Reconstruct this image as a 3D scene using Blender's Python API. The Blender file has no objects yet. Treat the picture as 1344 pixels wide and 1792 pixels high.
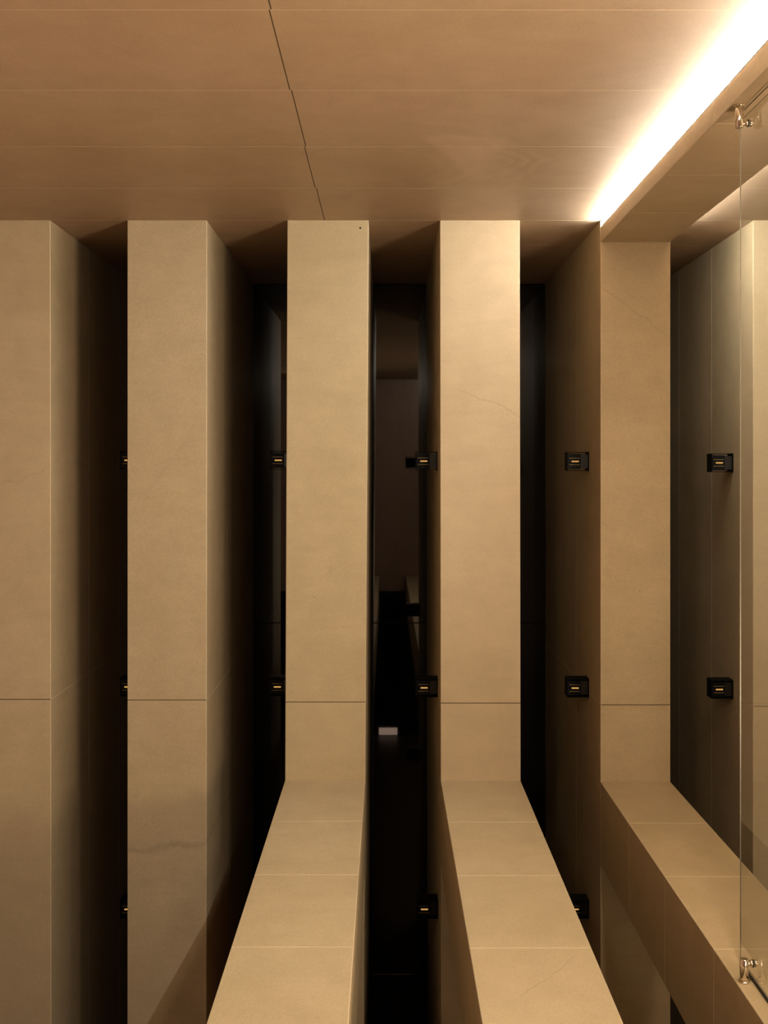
import bpy, bmesh, math, random
from mathutils import Vector, Matrix

random.seed(7)
C = bpy.context.scene.collection
SC = bpy.context.scene

# ------------------------------------------------------------------ measures
F_PX = 2050.0                # focal length in pixels of the 1344 px wide frame
VX, VY = 677.0, 815.0        # vanishing point of the depth lines
ZP = 6.56                    # distance of the pier fronts
S = ZP / F_PX                # metres per pixel on the pier fronts
E = 4.30                     # eye height over the lower floor
ZB = ZP * 1.349              # distance of the black back wall
YW = -1.0                    # wall behind the camera
def WX(px): return (px - VX) * S
def WZ(py): return E + (VY - py) * S
Z_CEIL = WZ(385.5)
Z_BEAM = WZ(1366.5)
Z_BEAM_LOW = WZ(1514)
Z_PLANK_LOW = WZ(423.6)
Z_PLANK_TOP = WZ(397)
TILE = 0.757

# ------------------------------------------------------------------ camera
cam = bpy.data.cameras.new('camera'); camo = bpy.data.objects.new('camera', cam); C.objects.link(camo)
camo.location = (0, 0, E); camo.rotation_euler = (math.radians(90), 0, 0)
cam.sensor_fit = 'HORIZONTAL'; cam.sensor_width = 36.0
cam.lens = 36.0 * F_PX / 1344.0
cam.shift_x = (672.0 - VX) / 1344.0
cam.shift_y = (VY - 896.0) / 1344.0
cam.clip_start = 0.05; cam.clip_end = 60
SC.camera = camo

# ------------------------------------------------------------------ world, exposure, added fill lights
w = bpy.data.worlds.new('world'); SC.world = w; w.use_nodes = True
w.node_tree.nodes['Background'].inputs[0].default_value = (1.0, 0.75, 0.5, 1)
w.node_tree.nodes['Background'].inputs[1].default_value = 0.0
SC.view_settings.view_transform = 'Standard'; SC.view_settings.look = 'None'
SC.view_settings.exposure = 0.0; SC.view_settings.gamma = 1.0
SC.view_settings.use_curve_mapping = False

LED_DOWN = 395.0
LED_UP = 30.0
LED_RIGHT = 430.0
LED_COL = (1.0, 0.975, 0.875)

def area(name, loc, rot, sx, sy, power, col, spread=180):
    l = bpy.data.lights.new(name, 'AREA'); l.shape = 'RECTANGLE'; l.size = sx; l.size_y = sy
    l.energy = power; l.color = col; l.spread = math.radians(spread)
    o = bpy.data.objects.new(name, l); C.objects.link(o); o.location = loc; o.rotation_euler = rot
    return o
# added fill lights close under the ceiling, out of view, without fixtures
area('ceiling_fill_light', (2.1, 3.3, Z_CEIL - 0.02), (0, math.radians(-8), 0), 0.5, 0.5, 62, (1.0, 0.84, 0.60))
area('ceiling_fill_light', (1.07, 2.98, Z_CEIL - 0.02), (math.radians(12), 0, 0), 0.2, 0.4, 62, (1.0, 0.84, 0.62))
area('ceiling_fill_light', (-0.95, 0.3, Z_CEIL - 0.05), (math.radians(60), 0, math.radians(14)), 0.5, 0.4, 65, (1.0, 0.84, 0.62))
# added fill light right of the glass screen, out of view, brightening the ceiling
up_loc = Vector((2.4, 1.7, E - 1.25))
up_rot = (Vector((-2.0, 4.2, Z_CEIL)) - up_loc).to_track_quat('-Z', 'Y').to_euler()
area('up_fill_light', up_loc, up_rot, 0.7, 0.7, 88, (1.0, 0.74, 0.50), 115)

# ------------------------------------------------------------------ node helpers
class NT:
    def __init__(s, name):
        s.m = bpy.data.materials.new(name); s.m.use_nodes = True
        s.t = s.m.node_tree; s.t.nodes.clear()
        s.out = s.t.nodes.new('ShaderNodeOutputMaterial')
    def n(s, typ, **kw):
        x = s.t.nodes.new(typ)
        for k, v in kw.items(): setattr(x, k, v)
        return x
    def l(s, a, b): s.t.links.new(a, b)
    def put(s, v, sock):
        if hasattr(v, 'is_linked') or hasattr(v, 'node'): s.l(v, sock)
        else: sock.default_value = v
    def math(s, op, a, b=None, c=None, clamp=False):
        x = s.n('ShaderNodeMath', operation=op, use_clamp=clamp)
        s.put(a, x.inputs[0])
        if b is not None: s.put(b, x.inputs[1])
        if c is not None: s.put(c, x.inputs[2])
        return x.outputs[0]
    def noise(s, vec, scale, detail=3.0, rough=0.5, dist=0.0):
        x = s.n('ShaderNodeTexNoise'); s.l(vec, x.inputs['Vector'])
        x.inputs['Scale'].default_value = scale; x.inputs['Detail'].default_value = detail
        x.inputs['Roughness'].default_value = rough; x.inputs['Distortion'].default_value = dist
        return x.outputs['Fac']
    def mapr(s, v, a, b, c, d):
        x = s.n('ShaderNodeMapRange'); s.l(v, x.inputs[0])
        for i, q in enumerate((a, b, c, d)): x.inputs[i + 1].default_value = q
        return x.outputs[0]
    def mix(s, fac, a, b, blend='MIX'):
        x = s.n('ShaderNodeMix', data_type='RGBA', blend_type=blend)
        s.put(fac, x.inputs[0])
        for v, i in ((a, 6), (b, 7)):
            if isinstance(v, tuple): x.inputs[i].default_value = (*v[:3], 1)
            else: s.l(v, x.inputs[i])
        return x.outputs[2]
    def scale_vec(s, vec, sc, off=(0, 0, 0)):
        x = s.n('ShaderNodeMapping'); s.l(vec, x.inputs[0])
        x.inputs['Scale'].default_value = sc; x.inputs['Location'].default_value = off
        return x.outputs[0]
    def bsdf(s, col, rough, spec=0.5, metal=0.0, bump=None, bump_strength=0.1, bump_dist=0.002, ior=1.45):
        b = s.n('ShaderNodeBsdfPrincipled')
        if isinstance(col, tuple): b.inputs['Base Color'].default_value = (*col[:3], 1)
        else: s.l(col, b.inputs['Base Color'])
        s.put(rough, b.inputs['Roughness'])
        b.inputs['Metallic'].default_value = metal
        b.inputs['Specular IOR Level'].default_value = spec
        b.inputs['IOR'].default_value = ior
        if bump is not None:
            bp = s.n('ShaderNodeBump'); bp.inputs['Strength'].default_value = bump_strength
            bp.inputs['Distance'].default_value = bump_dist
            s.l(bump, bp.inputs['Height']); s.l(bp.outputs[0], b.inputs['Normal'])
        s.l(b.outputs[0], s.out.inputs[0])
        return b

STONE = (0.38, 0.292, 0.180)

def make_stone(name, base=STONE, seed=0.0, veins=(), rough=0.55, swirl=None, patches=(), grain=1.0):
    """honed limestone: clouds, fine grain, pits, hair cracks; veins = (axis, u0, v0, slope, width, u_lo, u_hi, strength)"""
    k = NT(name)
    pos = k.n('ShaderNodeNewGeometry').outputs['Position']
    p = k.scale_vec(pos, (1, 1, 1), (seed * 3.1, seed * 1.7, seed * 2.3))
    big = k.noise(p, 1.3, 4, 0.55, 0.6)
    mid = k.noise(p, 7.0, 4, 0.6)
    fine = k.noise(p, 170.0, 2, 0.6)
    bed = k.noise(k.scale_vec(p, (1.2, 1.2, 6.0)), 2.2, 4, 0.6, 1.0)
    col = k.mix(k.mapr(big, 0.3, 0.7, 0, 1), tuple(c * q for c, q in zip(base, (0.94, 0.92, 0.88))), tuple(c * q for c, q in zip(base, (1.05, 1.05, 1.06))))
    g = k.math('ADD', k.math('MULTIPLY', k.math('SUBTRACT', fine, 0.5), 0.46 * grain), k.math('MULTIPLY', k.math('SUBTRACT', mid, 0.5), 0.22))
    g = k.math('ADD', g, k.math('MULTIPLY', k.math('SUBTRACT', bed, 0.5), 0.15))
    g = k.math('ADD', g, 1.0)
    # hair cracks: thin iso-line of a slow noise, only in some places
    cr = k.noise(k.scale_vec(p, (1, 1, 0.75)), 2.1, 6, 0.55, 0.4)
    line = k.math('SUBTRACT', 1.0, k.math('MULTIPLY', k.math('ABSOLUTE', k.math('SUBTRACT', cr, 0.5)), 190.0), clamp=True)
    where = k.mapr(k.noise(p, 1.7, 2, 0.5), 0.55, 0.68, 0, 1)
    g = k.math('SUBTRACT', g, k.math('MULTIPLY', k.math('MULTIPLY', line, where), 0.10))
    # pits, dark and pale
    vo = k.n('ShaderNodeTexVoronoi'); k.l(p, vo.inputs['Vector']); vo.inputs['Scale'].default_value = 9.0
    vo.inputs['Randomness'].default_value = 1.0
    pit = k.math('LESS_THAN', vo.outputs['Distance'], 0.030)
    sel = k.n('ShaderNodeSeparateColor'); k.l(vo.outputs['Color'], sel.inputs[0])
    darkp = k.math('MULTIPLY', pit, k.math('LESS_THAN', sel.outputs[0], 0.16))
    palep = k.math('MULTIPLY', pit, k.math('GREATER_THAN', sel.outputs[0], 0.80))
    g = k.math('SUBTRACT', g, k.math('MULTIPLY', darkp, 0.38))
    g = k.math('ADD', g, k.math('MULTIPLY', palep, 0.20))
    sep = k.n('ShaderNodeSeparateXYZ'); k.l(pos, sep.inputs[0])
    X, Y, Z = sep.outputs
    for (axis, u0, v0, slope, width, lo, hi, st) in veins:
        u = X; v = Z if axis == 'xz' else Y
        wob = k.math('MULTIPLY', k.math('SUBTRACT', k.noise(p, 6.0, 5, 0.6), 0.5), 0.16)
        d = k.math('SUBTRACT', k.math('SUBTRACT', v, v0), k.math('MULTIPLY', k.math('SUBTRACT', u, u0), slope))
        d = k.math('ABSOLUTE', k.math('ADD', d, wob))
        a = k.math('SUBTRACT', 1.0, k.math('DIVIDE', d, width), clamp=True)
        a = k.math('MULTIPLY', a, k.math('MULTIPLY', k.math('GREATER_THAN', u, lo), k.math('LESS_THAN', u, hi)))
        a = k.math('MULTIPLY', a, k.mapr(k.noise(p, 14.0, 4, 0.7), 0.3, 0.6, 0.35, 1.0))
        g = k.math('SUBTRACT', g, k.math('MULTIPLY', a, st))
    if swirl:
        for (cx, cy, r0, r1, freq, st) in swirl:
            dx = k.math('SUBTRACT', X, cx); dy = k.math('SUBTRACT', Y, cy)
            wob = k.math('MULTIPLY', k.noise(p, 3.0, 3, 0.5), 0.22)
            r = k.math('ADD', k.math('SQRT', k.math('ADD', k.math('MULTIPLY', dx, dx), k.math('MULTIPLY', k.math('MULTIPLY', dy, dy), 0.45))), wob)
            arc = k.math('MULTIPLY', k.math('SINE', k.math('MULTIPLY', r, freq)), 0.5)
            msk = k.math('MULTIPLY', k.mapr(r, r0, r0 + 0.06, 0, 1), k.mapr(r, r1 - 0.12, r1, 1, 0))
            msk = k.math('MULTIPLY', msk, k.mapr(dx, -0.05, 0.12, 0, 1))
            msk = k.math('MULTIPLY', msk, k.mapr(mid, 0.38, 0.6, 0.1, 1))
            g = k.math('ADD', g, k.math('MULTIPLY', k.math('MULTIPLY', arc, msk), st))
    for (tri, st) in patches:      # lighter patches with straight edges (x, y corners, counter-clockwise)
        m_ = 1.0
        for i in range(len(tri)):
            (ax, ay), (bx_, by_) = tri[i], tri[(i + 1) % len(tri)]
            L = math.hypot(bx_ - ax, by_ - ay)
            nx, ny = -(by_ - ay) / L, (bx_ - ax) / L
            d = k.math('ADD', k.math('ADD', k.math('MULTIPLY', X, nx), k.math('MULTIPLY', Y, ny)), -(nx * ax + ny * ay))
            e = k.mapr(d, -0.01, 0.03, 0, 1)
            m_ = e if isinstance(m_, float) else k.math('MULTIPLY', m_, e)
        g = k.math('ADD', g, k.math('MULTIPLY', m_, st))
    cg = k.n('ShaderNodeCombineColor')
    for i in range(3): k.l(g, cg.inputs[i])
    col = k.mix(1.0, col, cg.outputs[0], 'MULTIPLY')
    k.bsdf(col, rough, 0.35, bump=k.math('ADD', fine, k.math('MULTIPLY', darkp, -2.0)), bump_strength=0.10, bump_dist=0.001)
    return k.m

def plain(name, col, rough, spec=0.5, metal=0.0, vary=0.06, scale=30.0, ior=1.45):
    k = NT(name)
    pos = k.n('ShaderNodeNewGeometry').outputs['Position']
    nz = k.noise(pos, scale, 3, 0.6)
    c = k.mix(k.mapr(nz, 0.3, 0.7, 0, 1), tuple(x * (1 - vary) for x in col), tuple(min(1, x * (1 + vary)) for x in col))
    k.bsdf(c, rough, spec, metal, ior=ior)
    return k.m

def emit(name, col, strength):
    k = NT(name)
    e = k.n('ShaderNodeEmission'); e.inputs[0].default_value = (*col, 1); e.inputs[1].default_value = strength
    k.l(e.outputs[0], k.out.inputs[0]); return k.m

def make_black_stone():
    k = NT('polished_black_stone')
    pos = k.n('ShaderNodeNewGeometry').outputs['Position']
    nz = k.noise(pos, 60, 4, 0.7)
    c = k.mix(k.mapr(nz, 0.45, 0.75, 0, 1), (0.0045, 0.0046, 0.0055), (0.012, 0.012, 0.013))
    vo = k.n('ShaderNodeTexVoronoi'); k.l(pos, vo.inputs['Vector']); vo.inputs['Scale'].default_value = 26
    sel = k.n('ShaderNodeSeparateColor'); k.l(vo.outputs['Color'], sel.inputs[0])
    m = k.math('MULTIPLY', k.math('LESS_THAN', vo.outputs['Distance'], 0.05), k.math('GREATER_THAN', sel.outputs[0], 0.9))
    c = k.mix(m, c, (0.06, 0.055, 0.05))
    r = k.mapr(nz, 0.3, 0.8, 0.01, 0.03)
    k.bsdf(c, r, 0.5, ior=1.7)
    return k.m

def make_wood():
    k = NT('brown_timber_panelling')
    pos = k.n('ShaderNodeNewGeometry').outputs['Position']
    grain = k.noise(k.scale_vec(pos, (22, 22, 1.2)), 2.0, 5, 0.6, 0.5)
    sep = k.n('ShaderNodeSeparateXYZ'); k.l(pos, sep.inputs[0])
    cell = k.math('FLOOR', k.math('DIVIDE', sep.outputs[0], 0.19))
    wn = k.n('ShaderNodeTexWhiteNoise', noise_dimensions='1D'); k.l(cell, wn.inputs['W'])
    c = k.mix(k.mapr(grain, 0.3, 0.7, 0, 1), (0.27, 0.165, 0.115), (0.40, 0.26, 0.185))
    c = k.mix(k.math('MULTIPLY', wn.outputs[0], 0.35), c, (0.36, 0.26, 0.19))
    k.bsdf(c, 0.5, 0.4)
    return k.m

def make_glass():
    k = NT('clear_glass')
    geo = k.n('ShaderNodeNewGeometry')
    fr = k.n('ShaderNodeFresnel'); fr.inputs[0].default_value = 1.62
    front = k.math('SUBTRACT', 1.0, geo.outputs['Backfacing'])
    fac = k.math('MULTIPLY', fr.outputs[0], front, clamp=True)
    tr = k.n('ShaderNodeBsdfTransparent'); tr.inputs[0].default_value = (0.95, 0.955, 0.945, 1)
    gl = k.n('ShaderNodeBsdfGlossy'); gl.inputs['Roughness'].default_value = 0.0
    mx = k.n('ShaderNodeMixShader'); k.l(fac, mx.inputs[0]); k.l(tr.outputs[0], mx.inputs[1]); k.l(gl.outputs[0], mx.inputs[2])
    k.l(mx.outputs[0], k.out.inputs[0]); return k.m

M = {}
M['arris'] = plain('pale_stone_arris', (0.50, 0.39, 0.26), 0.6, 0.3)  # paler than the slabs: edge highlights put into the colour, with the pale joints
M['mortar'] = plain('dark_mortar', (0.11, 0.075, 0.045), 0.8, 0.2)
M['black_stone'] = make_black_stone()
M['wood'] = make_wood()
M['glass'] = make_glass()
M['glass_edge'] = plain('polished_glass_edge', (0.10, 0.09, 0.07), 0.25, 0.5)
M['chrome'] = plain('polished_nickel', (0.78, 0.70, 0.60), 0.10, 0.5, 1.0, 0.02)
M['rubber'] = plain('black_rubber', (0.012, 0.012, 0.012), 0.5, 0.4)
M['black_metal'] = plain('black_powder_coat', (0.003, 0.0028, 0.0026), 0.5, 0.12, 0.0, 0.15, 200)
M['bronze'] = plain('dark_bronze', (0.006, 0.0045, 0.0032), 0.38, 0.5, 0.0, 0.1, 200)
M['brass'] = plain('brass_line', (0.30, 0.20, 0.08), 0.40, 0.4, 0.3)
M['glow'] = emit('amber_glow', (1.0, 0.52, 0.14), 0.62)
M['led_room'] = emit('led_room', LED_COL, LED_DOWN)
M['led_up'] = emit('led_up', LED_COL, LED_UP)
M['led_right'] = emit('led_right', LED_COL, LED_RIGHT)
M['floor'] = plain('dark_stone_floor', (0.10, 0.075, 0.05), 0.45, 0.4)

# ------------------------------------------------------------------ mesh helpers
def cbox(bm, lo, hi, c=0.0, m_face=0, m_edge=1):
    """box with chamfered arrises (chamfer faces take material m_edge)"""
    lo, hi = list(lo), list(hi)
    if c <= 0:
        v = [bm.verts.new((x, y, z)) for x in (lo[0], hi[0]) for y in (lo[1], hi[1]) for z in (lo[2], hi[2])]
        for f in ((0, 1, 3, 2), (4, 6, 7, 5), (0, 4, 5, 1), (2, 3, 7, 6), (0, 2, 6, 4), (1, 5, 7, 3)):
            bm.faces.new([v[i] for i in f]).material_index = m_face
        return v
    V = {}
    for sx in (0, 1):
        for sy in (0, 1):
            for sz in (0, 1):
                s_ = (sx, sy, sz)
                for ax in range(3):
                    co = []
                    for d in range(3):
                        e = (lo, hi)[s_[d]][d]
                        co.append(e if d == ax else e + (c if s_[d] == 0 else -c))
                    V[(s_, ax)] = bm.verts.new(co)
    def face(vs, mi):
        f = bm.faces.new(vs); f.material_index = mi; return f
    fs = []
    for ax in range(3):
        a, b = [d for d in range(3) if d != ax]
        for sd in (0, 1):
            ring = []
            for (p, q) in ((0, 0), (1, 0), (1, 1), (0, 1)):
                s_ = [0, 0, 0]; s_[ax] = sd; s_[a] = p; s_[b] = q
                ring.append(V[(tuple(s_), ax)])
            fs.append(face(ring, m_face))
    for ax in range(3):          # edges running along ax
        a, b = [d for d in range(3) if d != ax]
        for p in (0, 1):
            for q in (0, 1):
                s0 = [0, 0, 0]; s0[a] = p; s0[b] = q; s1 = list(s0); s1[ax] = 1
                s0, s1 = tuple(s0), tuple(s1)
                fs.append(face([V[(s0, a)], V[(s1, a)], V[(s1, b)], V[(s0, b)]], m_edge))
    for sx in (0, 1):
        for sy in (0, 1):
            for sz in (0, 1):
                s_ = (sx, sy, sz)
                fs.append(face([V[(s_, 0)], V[(s_, 1)], V[(s_, 2)]], m_edge))
    return list(V.values())

def cyl(bm, p0, p1, r, n=28, mi=0, bev=0.0):
    p0, p1 = Vector(p0), Vector(p1); d = (p1 - p0); L = d.length; d.normalize()
    up = Vector((0, 0, 1)) if abs(d.z) < 0.9 else Vector((1, 0, 0))
    u = d.cross(up).normalized(); v = d.cross(u)
    prof = [(0, r)] if bev <= 0 else [(0, r - bev), (bev, r)]
    prof += [(L, r)] if bev <= 0 else [(L - bev, r), (L, r - bev)]
    rings = [[bm.verts.new(p0 + d * t + (u * math.cos(2 * math.pi * i / n) + v * math.sin(2 * math.pi * i / n)) * q) for i in range(n)] for t, q in prof]
    for a, b in zip(rings, rings[1:]):
        for i in range(n):
            f = bm.faces.new((a[i], a[(i + 1) % n], b[(i + 1) % n], b[i])); f.material_index = mi; f.smooth = True
    for rg in (rings[0], rings[-1]):
        f = bm.faces.new(rg); f.material_index = mi

def obj(name, bm, mats, parent=None, loc=(0, 0, 0)):
    """link bm (world coordinates, or the parent's) as one mesh object with its origin at loc"""
    bmesh.ops.recalc_face_normals(bm, faces=bm.faces)
    me = bpy.data.meshes.new(name)
    if loc != (0, 0, 0): bmesh.ops.translate(bm, verts=bm.verts, vec=-Vector(loc))
    bm.to_mesh(me); bm.free()
    for m in (mats if isinstance(mats, (list, tuple)) else [mats]): me.materials.append(m)
    o = bpy.data.objects.new(name, me); C.objects.link(o); o.location = loc
    if parent: o.parent = parent
    return o

def tag(o, label, cat, group=None):
    o['label'] = label; o['category'] = cat
    if group: o['group'] = group
    return o
def struct(o): o['kind'] = 'structure'; return o
def empty(name, loc, label, cat, group=None):
    o = bpy.data.objects.new(name, None); C.objects.link(o); o.location = loc; o.empty_display_size = 0.1
    return tag(o, label, cat, group)

# ------------------------------------------------------------------ the room shell
X_L, X_R = -3.05, 3.30
# ceiling of long stone planks laid across the room
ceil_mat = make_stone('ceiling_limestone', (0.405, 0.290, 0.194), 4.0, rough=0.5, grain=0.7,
    swirl=[(0.52, 5.32, 0.06, 0.40, 85.0, 0.20), (0.05, 5.3, 0.2, 0.65, 70.0, 0.08)],
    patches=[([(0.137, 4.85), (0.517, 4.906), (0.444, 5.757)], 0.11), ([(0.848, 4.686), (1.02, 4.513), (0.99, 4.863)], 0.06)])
bm = bmesh.new()
rows = []
y = ZP + 3 * TILE
while y > YW: rows.append(y); y -= TILE
rows.append(YW)
rows[0] = ZB
for i in range(len(rows) - 1):
    y1, y0 = rows[i], rows[i + 1]
    off = 0.003 * ((i % 2) * 2 - 1)
    xs = [X_L - 0.02, -0.352 + off, X_R + 0.02]
    for a, b in zip(xs, xs[1:]): cbox(bm, (a, y0, Z_CEIL), (b, y1, Z_CEIL + 0.05), 0.0022)
cbox(bm, (X_L - 0.02, YW, Z_CEIL + 0.03), (X_R + 0.02, ZB, Z_CEIL + 0.1), 0)
for f in bm.faces:
    c_ = f.calc_center_median()
    if f.material_index == 1 and abs(c_.x + 0.352) < 0.018 and abs(f.normal.y) < 0.5: f.material_index = 2
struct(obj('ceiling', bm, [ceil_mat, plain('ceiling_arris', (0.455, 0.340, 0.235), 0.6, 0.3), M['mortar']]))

bm = bmesh.new()
for z0, z1 in ((0, WZ(VY) - 3.84), (WZ(VY) - 3.84, WZ(VY) - 1.187), (WZ(VY) - 1.187, Z_CEIL)):
    cbox(bm, (X_L, ZB, z0), (X_R, ZB + 0.08, z1), 0.004)
struct(obj('wall_back', bm, [M['black_stone'], M['black_stone']]))

bm = bmesh.new(); cbox(bm, (X_L - 0.1, YW - 0.1, -0.1), (X_R + 0.1, ZB + 0.1, 0))
struct(obj('floor', bm, M['floor']))
wall_mat = make_stone('wall_limestone', seed=9.0)
bm = bmesh.new(); cbox(bm, (X_L - 0.1, YW - 0.1, 0), (X_L, ZB + 0.1, Z_CEIL + 0.1)); struct(obj('wall_left', bm, M['wood']))
bm = bmesh.new(); cbox(bm, (X_R, YW - 0.1, 0), (X_R + 0.1, ZB + 0.1, Z_CEIL + 0.1)); struct(obj('wall_right', bm, wall_mat))
bm = bmesh.new()
cbox(bm, (X_L, YW - 0.08, E - 2.0), (X_R, YW, Z_CEIL), 0, 0)
cbox(bm, (X_L, YW - 0.08, 0), (X_R, YW - 0.02, E - 2.0), 0, 1)
struct(obj('wall_front', bm, [M['wood'], M['black_stone']]))

# ------------------------------------------------------------------ stone piers
# name of the pier, left/right edge in photo pixels at the top and at the beam, joint height, veins, label
PIERS = [
    (-51, 88, -51, 89, 1224, [('xz', -2.5, WZ(890), 0.4, 0.010, -3, -1.8, 0.12)],
     'tan limestone pier cut by the left edge of the photo, leftmost of the row'),
    (223, 362, 223, 361.3, 1225, [('xz', WX(290), WZ(1484), 0.10, 0.028, WX(224), WX(362), 0.20), ('xz', WX(290), WZ(820), 1.5, 0.006, WX(250), WX(345), 0.16)],
     'tan limestone pier with a dark vein and slanting shadow near its foot'),
    (503, 645, 499, 639, 1228.5, [('xz', WX(600), WZ(830), 1.3, 0.005, WX(560), WX(625), 0.14)],
     'tan limestone pier with a small dark drill hole in its top right corner'),
    (770, 909.5, 771.5, 911, 1230.5, [('xz', WX(860), WZ(705), -0.45, 0.007, WX(800), WX(910), 0.20)],
     'tan limestone pier right of the central dark gap, brightest near its top'),
    (1051, 1173, 1051, 1173, 1233.5, [('xz', WX(1110), WZ(545), -0.7, 0.010, WX(1052), WX(1172), 0.16)],
     'tan limestone pier under the end of the dropped ceiling beam'),
    (1318, 1457, 1318, 1457, 1236, [],
     'tan limestone pier seen behind the glass at the right edge'),
]
piers = []
for i, (tl, tr, bl, br, js, veins, label) in enumerate(PIERS):
    zj = WZ(js)
    zs = [0.0, zj - 2.70, zj, Z_CEIL]
    ys = [ZP, ZP + 0.128 * ZP, ZP + 0.252 * ZP, ZB]
    bm = bmesh.new()
    for z0, z1 in zip(zs, zs[1:]):
        for y0, y1 in zip(ys, ys[1:]):
            cbox(bm, (0, y0, z0), (1, y1, z1), 0.0)
    bm.free(); bm = bmesh.new()
    for z0, z1 in zip(zs, zs[1:]):
        for y0, y1 in zip(ys, ys[1:]):
            x0, x1 = WX(tl), WX(tr)
            vs = cbox(bm, (x0, y0, z0), (x1, y1, z1), 0.0024)
            for v in vs:             # the slight lean of the pier's edges
                t = (Z_CEIL - v.co.z) / (Z_CEIL - Z_BEAM)
                f = (v.co.x - x0) / (x1 - x0)
                v.co.x += t * ((WX(bl) - WX(tl)) * (1 - f) + (WX(br) - WX(tr)) * f)
    for f in bm.faces:           # dark mortar in the level joint
        if f.material_index == 1 and abs(f.calc_center_median().z - zj) < 0.004 and f.calc_center_median().y < ZP + 0.01: f.material_index = 2
    mat = make_stone('pier_limestone', (0.38, 0.292 + 0.003 * (i % 3), 0.180 + 0.004 * (i % 2)), 10 + i * 2.7, veins)
    base = ((WX(tl) + WX(tr)) / 2, (ZP + ZB) / 2, 0.0)
    p = tag(obj('stone_pier', bm, [mat, M['arris'], M['mortar']], None, base), label, 'pier', 'limestone piers in a row')
    piers.append(p)
# drill hole in the third pier
bm = bmesh.new(); cyl(bm, (WX(630.5), ZP - 0.0006, WZ(399)), (WX(630.5), ZP + 0.02, WZ(399)), 0.006, 20)
h = obj('drill_hole', bm, M['rubber']); h.parent = piers[2]; h.matrix_parent_inverse = Matrix.Translation(-Vector(piers[2].location)); h['label'] = 'small round dark hole'

# ------------------------------------------------------------------ low beams running towards the viewer
LOW = [
    (499, 639, 1365.5, 'low limestone beam running forward from the pier with the drill hole, left of the central gap', [('xy', WX(560), 5.2, 0.2, 0.01, -3, 3, 0.10)]),
    (771.5, 911, 1366.5, 'low limestone beam right of the central gap, cracked near the bottom of the photo', [('xy', WX(850), 4.05, 1.3, 0.006, WX(815), WX(890), 0.28)]),
    (1051, 1173, 1368, 'low limestone beam carrying the glass screen post, rightmost of three', []),
]
for i, (l, r, top, label, veins) in enumerate(LOW):
    bm = bmesh.new()
    y1 = ZP - 0.0005
    while y1 > YW + 0.01:
        y0 = max(YW, y1 - TILE)
        cbox(bm, (WX(l), y0, Z_BEAM_LOW), (WX(r), y1, WZ(top)), 0.0022)
        y1 = y0
    mat = make_stone('beam_limestone', (0.38, 0.294, 0.178), 40 + i * 3.3, veins)
    tag(obj('stone_beam', bm, [mat, M['arris']], None, ((WX(l) + WX(r)) / 2, (ZP + YW) / 2, Z_BEAM_LOW)), label, 'beam', 'low limestone beams')

# ------------------------------------------------------------------ dropped ceiling beam with its light strips
bx0, bx1 = WX(1051), WX(1173)
bm = bmesh.new(); y1 = ZP - 0.0005
while y1 > YW + 0.01:
    y0 = max(YW, y1 - TILE)
    cbox(bm, (bx0, y0, Z_PLANK_LOW), (bx1, y1, Z_PLANK_TOP), 0.0022)
    y1 = y0
mat = make_stone('dropped_beam_limestone', (0.38, 0.290, 0.186), 71.0)
beam = tag(obj('ceiling_beam', bm, [mat, M['arris']], None, ((bx0 + bx1) / 2, (ZP + YW) / 2, Z_PLANK_LOW)),
           'dropped limestone ceiling beam with white light glowing along its upper edges', 'beam')
inv = Matrix.Translation(-Vector(beam.location))
def child(name, bm, mat, par, label=None):
    o = obj(name, bm, mat); o.parent = par; o.matrix_parent_inverse = Matrix.Translation(-Vector(par.matrix_world.translation if par.parent else par.location))
    if label: o['label'] = label
    return o
bm = bmesh.new(); cbox(bm, (bx0 + 0.10, YW, Z_PLANK_TOP), (bx1 - 0.10, ZP, Z_CEIL)); child('hanger_spine', bm, mat, beam)
def strip(p, q, n=60):
    """long narrow quad from section point p to q (x, z), cut along its length so near pieces light best"""
    bm = bmesh.new(); ya, yb = YW + 0.02, ZP - 0.004
    rows = [(bm.verts.new((p[0], ya + (yb - ya) * t / n, p[1])), bm.verts.new((q[0], ya + (yb - ya) * t / n, q[1]))) for t in range(n + 1)]
    for a, b in zip(rows, rows[1:]): bm.faces.new((a[0], a[1], b[1], b[0]))
    return bm
zt = Z_PLANK_TOP
def led(name, x, sgn, mat):
    bm = bmesh.new(); ya, yb = YW + 0.02, ZP - 0.004; n = 48
    sec = [(x + sgn * 0.003, zt + 0.010), (x - sgn * 0.0038, zt + 0.024), (x + sgn * 0.010, zt + 0.025), (x + sgn * 0.010, zt + 0.010)]
    rings = []
    for t in range(n + 1):
        yy = ya + (yb - ya) * t / n
        rings.append([bm.verts.new((a, yy, b)) for a, b in sec])
    for a, b in zip(rings, rings[1:]):
        for j in range(4): bm.faces.new((a[j], a[(j + 1) % 4], b[(j + 1) % 4], b[j])).material_index = (0, 1, 2, 2)[j]
    bm.faces.new(rings[0]); bm.faces.new(rings[-1])
    o = child(name, bm, [mat, M['led_up'], M['black_metal']], beam); o['label'] = 'white glowing light strip'; return o
led('light_strip', bx0 + 0.003, 1, M['led_room'])
led('light_strip', bx1 - 0.003, -1, M['led_right'])

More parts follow.
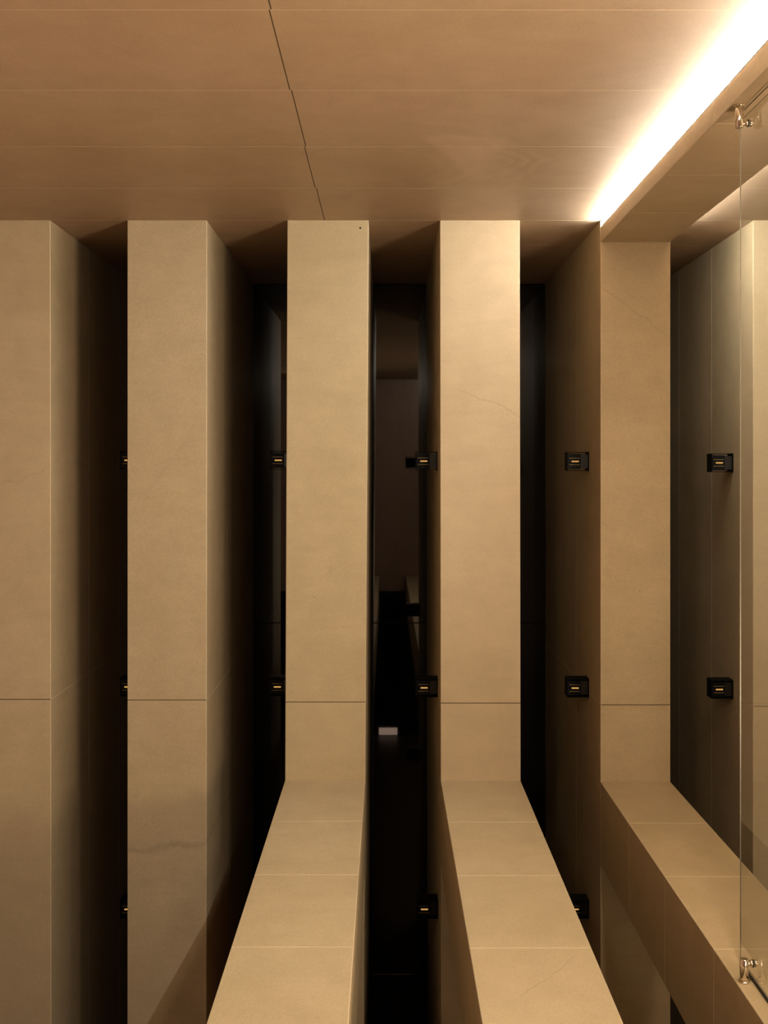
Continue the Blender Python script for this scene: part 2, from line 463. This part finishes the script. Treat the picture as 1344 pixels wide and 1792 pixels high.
# ------------------------------------------------------------------ glass screen on the beam
gx = 393 * S; gt = 0.0045
gy = 0.635 * ZP
gz0, gz1 = Z_BEAM + 0.012, Z_PLANK_LOW - 0.026
scr = empty('glass_screen', (gx, gy, Z_BEAM), 'clear frameless glass screen standing on the right low beam, held by nickel fittings', 'glass screen')
def child_e(name, bm, mat, par, label=None):
    o = obj(name, bm, mat); o.parent = par; o.matrix_parent_inverse = Matrix.Translation(-Vector(scr.location))
    if label: o['label'] = label
    return o
bm = bmesh.new(); cbox(bm, (gx - gt / 2, 0.9, gz0), (gx + gt / 2, gy, gz1), 0.0)
for f in bm.faces:
    if abs(f.calc_center_median().x - gx) < 0.001: f.material_index = 1
pane = child_e('pane', bm, [M['glass'], M['glass_edge']], scr)
def bracket(zbase, sgn):
    """post with flange, pin and clamping discs; sgn +1 stands on the low beam, -1 hangs from the dropped beam"""
    py = 0.612 * ZP if sgn > 0 else 0.620 * ZP
    px = gx - 0.0335
    h = 0.080
    bm = bmesh.new(); cyl(bm, (px, py, zbase), (px, py, zbase + sgn * h), 0.0145, 36, 0, 0.0015)
    post = child_e('bracket', bm, M['chrome'], scr, 'polished nickel bracket at the foot of the glass' if sgn > 0 else 'polished nickel bracket at the top of the glass')
    def sub(name, bm, mat):
        o = obj(name, bm, mat); o.parent = post
        o.matrix_parent_inverse = Matrix.Translation(-Vector(scr.location)); 
        o.matrix_parent_inverse = Matrix.Identity(4); return o
    bm = bmesh.new(); cyl(bm, (px, py, zbase), (px, py, zbase + sgn * 0.006), 0.019, 36, 0, 0.002); sub('flange', bm, M['chrome'])
    zp = zbase + sgn * (h - 0.016)
    bm = bmesh.new(); cyl(bm, (px, py, zp), (gx - gt / 2 - 0.004, py, zp), 0.0085, 24); sub('pin', bm, M['chrome'])
    bm = bmesh.new(); cyl(bm, (gx - gt / 2 - 0.010, py, zp), (gx - gt / 2 - 0.003, py, zp), 0.0125, 28, 0, 0.001); sub('clamp_disc', bm, M['chrome'])
    bm = bmesh.new(); cyl(bm, (gx - gt / 2 - 0.0035, py, zp), (gx - gt / 2, py, zp), 0.0135, 28); sub('gasket', bm, M['rubber'])
    bm = bmesh.new(); cyl(bm, (gx + gt / 2, py, zp), (gx + gt / 2 + 0.006, py, zp), 0.0125, 28, 0, 0.001); sub('clamp_cap', bm, M['chrome'])
bracket(WZ(1368), 1)
bracket(Z_PLANK_LOW, -1)
bm = bmesh.new(); cbox(bm, (gx - 0.005, 0.9, Z_BEAM - 0.004), (gx + 0.005, gy - 0.03, Z_BEAM + 0.0005)); child_e('floor_channel', bm, M['bronze'], scr, 'narrow dark channel under the glass')

bm = bmesh.new(); cbox(bm, (gx - 0.0022, 0.9, Z_PLANK_LOW - 0.0006), (gx + 0.0022, gy - 0.02, Z_PLANK_LOW + 0.004)); child_e('head_channel', bm, M['bronze'], scr, 'thin dark groove above the glass')

# ------------------------------------------------------------------ low light at the foot of the wall behind the viewer
fl = empty('floor_light', (0.02, YW, 0.0), 'low glowing floor light mirrored in the black wall of the central gap', 'light')
bm = bmesh.new(); cbox(bm, (-0.16, -0.02, 0.0), (0.16, 0.03, 0.14), 0.003, 0, 0); obj('housing', bm, M['black_metal'], fl)
bm = bmesh.new(); cbox(bm, (-0.146, 0.029, 0.012), (0.146, 0.034, 0.125)); obj('diffuser', bm, emit('floor_light_glow', (1.0, 0.68, 0.50), 2.4), fl)['label'] = 'glowing pinkish diffuser'

# ------------------------------------------------------------------ wall lamps on the left side of the piers
SW, SD, SH = 0.128, 0.108, 0.110
SY = ZP * 1.057
def lamp_parts(root):
    """local origin at the middle of the mounting face; the pier is on +x"""
    t = 0.0035; hz = SH / 2
    bm = bmesh.new()
    cbox(bm, (-SW, -SD / 2, hz - t), (-0.004, SD / 2, hz), 0.0006, 0, 0)
    cbox(bm, (-SW, -SD / 2, -hz), (-0.004, SD / 2, -hz + t), 0.0006, 0, 0)
    cbox(bm, (-SW, -SD / 2, -hz + t), (-SW + t, SD / 2, hz - t), 0.0006, 0, 0)
    obj('housing', bm, M['black_metal'], root)
    bm = bmesh.new(); cbox(bm, (-0.004, -SD / 2 - 0.002, -hz - 0.002), (0, SD / 2 + 0.002, hz + 0.002), 0.0008, 0, 0)
    obj('mounting_plate', bm, M['black_metal'], root)
    gap = 0.0075; bz = hz - t - gap
    bm = bmesh.new(); cbox(bm, (-SW + t, -SD / 2 + 0.006, -bz), (-0.048, SD / 2 - 0.004, bz), 0.001, 0, 0)
    blk = obj('lamp_block', bm, M['black_metal'], root)
    bm = bmesh.new(); cbox(bm, (-0.048, -SD / 2 + 0.016, -bz + 0.003), (-0.004, SD / 2 - 0.004, bz - 0.003), 0.001, 0, 0)
    obj('driver_box', bm, M['bronze'], root)
    yf = -SD / 2 + 0.006
    for z in (0.0195, -0.0195):
        bm = bmesh.new(); cbox(bm, (-SW + 0.013, yf - 0.0012, z - 0.0012), (-0.053, yf + 0.001, z + 0.0012)); obj('brass_line', bm, M['brass'], blk)
    bm = bmesh.new(); cbox(bm, (-SW + 0.026, yf - 0.0012, -0.0042), (-0.060, yf + 0.001, 0.0042)); o = obj('light_slot', bm, M['glow'], blk); o['label'] = 'small glowing amber slot'
    return root
def copy_tree(o, par=None):
    c = o.copy(); C.objects.link(c)
    if par: c.parent = par
    for ch in list(o.children): copy_tree(ch, c)
    return c
where = ['', 'the dark-veined pier', 'the pier with drill hole', 'the pier right of central gap', 'the pier under the dropped beam', 'the pier behind glass']
level = ['upper', 'middle', 'lowest']
rowz = [807.0, 1204.0, 1592.0]
dz = [0, -1.5, -1.5, 0, 0.5, 3.0]
first = None
LAMPS = [(k, j) for k in (4, 3, 5, 2, 1) for j in (0, 1, 2) if not (j == 2 and k in (5, 2))]
for k, j in LAMPS:
    tl, tr, bl, br = PIERS[k][:4]
    py = rowz[j] + (dz[k] if j < 2 else 0)
    depth = (SY + 0.0) / ZP
    z = E + (VY - py) * S * depth
    t = (Z_CEIL - z) / (Z_CEIL - Z_BEAM)
    x = WX(tl) + (WX(bl) - WX(tl)) * t
    lab = 'black box wall lamp, %s on %s' % (level[j], where[k])
    loc = (x, SY + SD / 2, z)
    if first is None:
        first = empty('wall_lamp', loc, lab, 'wall lamp', 'black box wall lamps on the piers'); lamp_parts(first)
    else:
        o = copy_tree(first); o.location = loc; o['label'] = lab
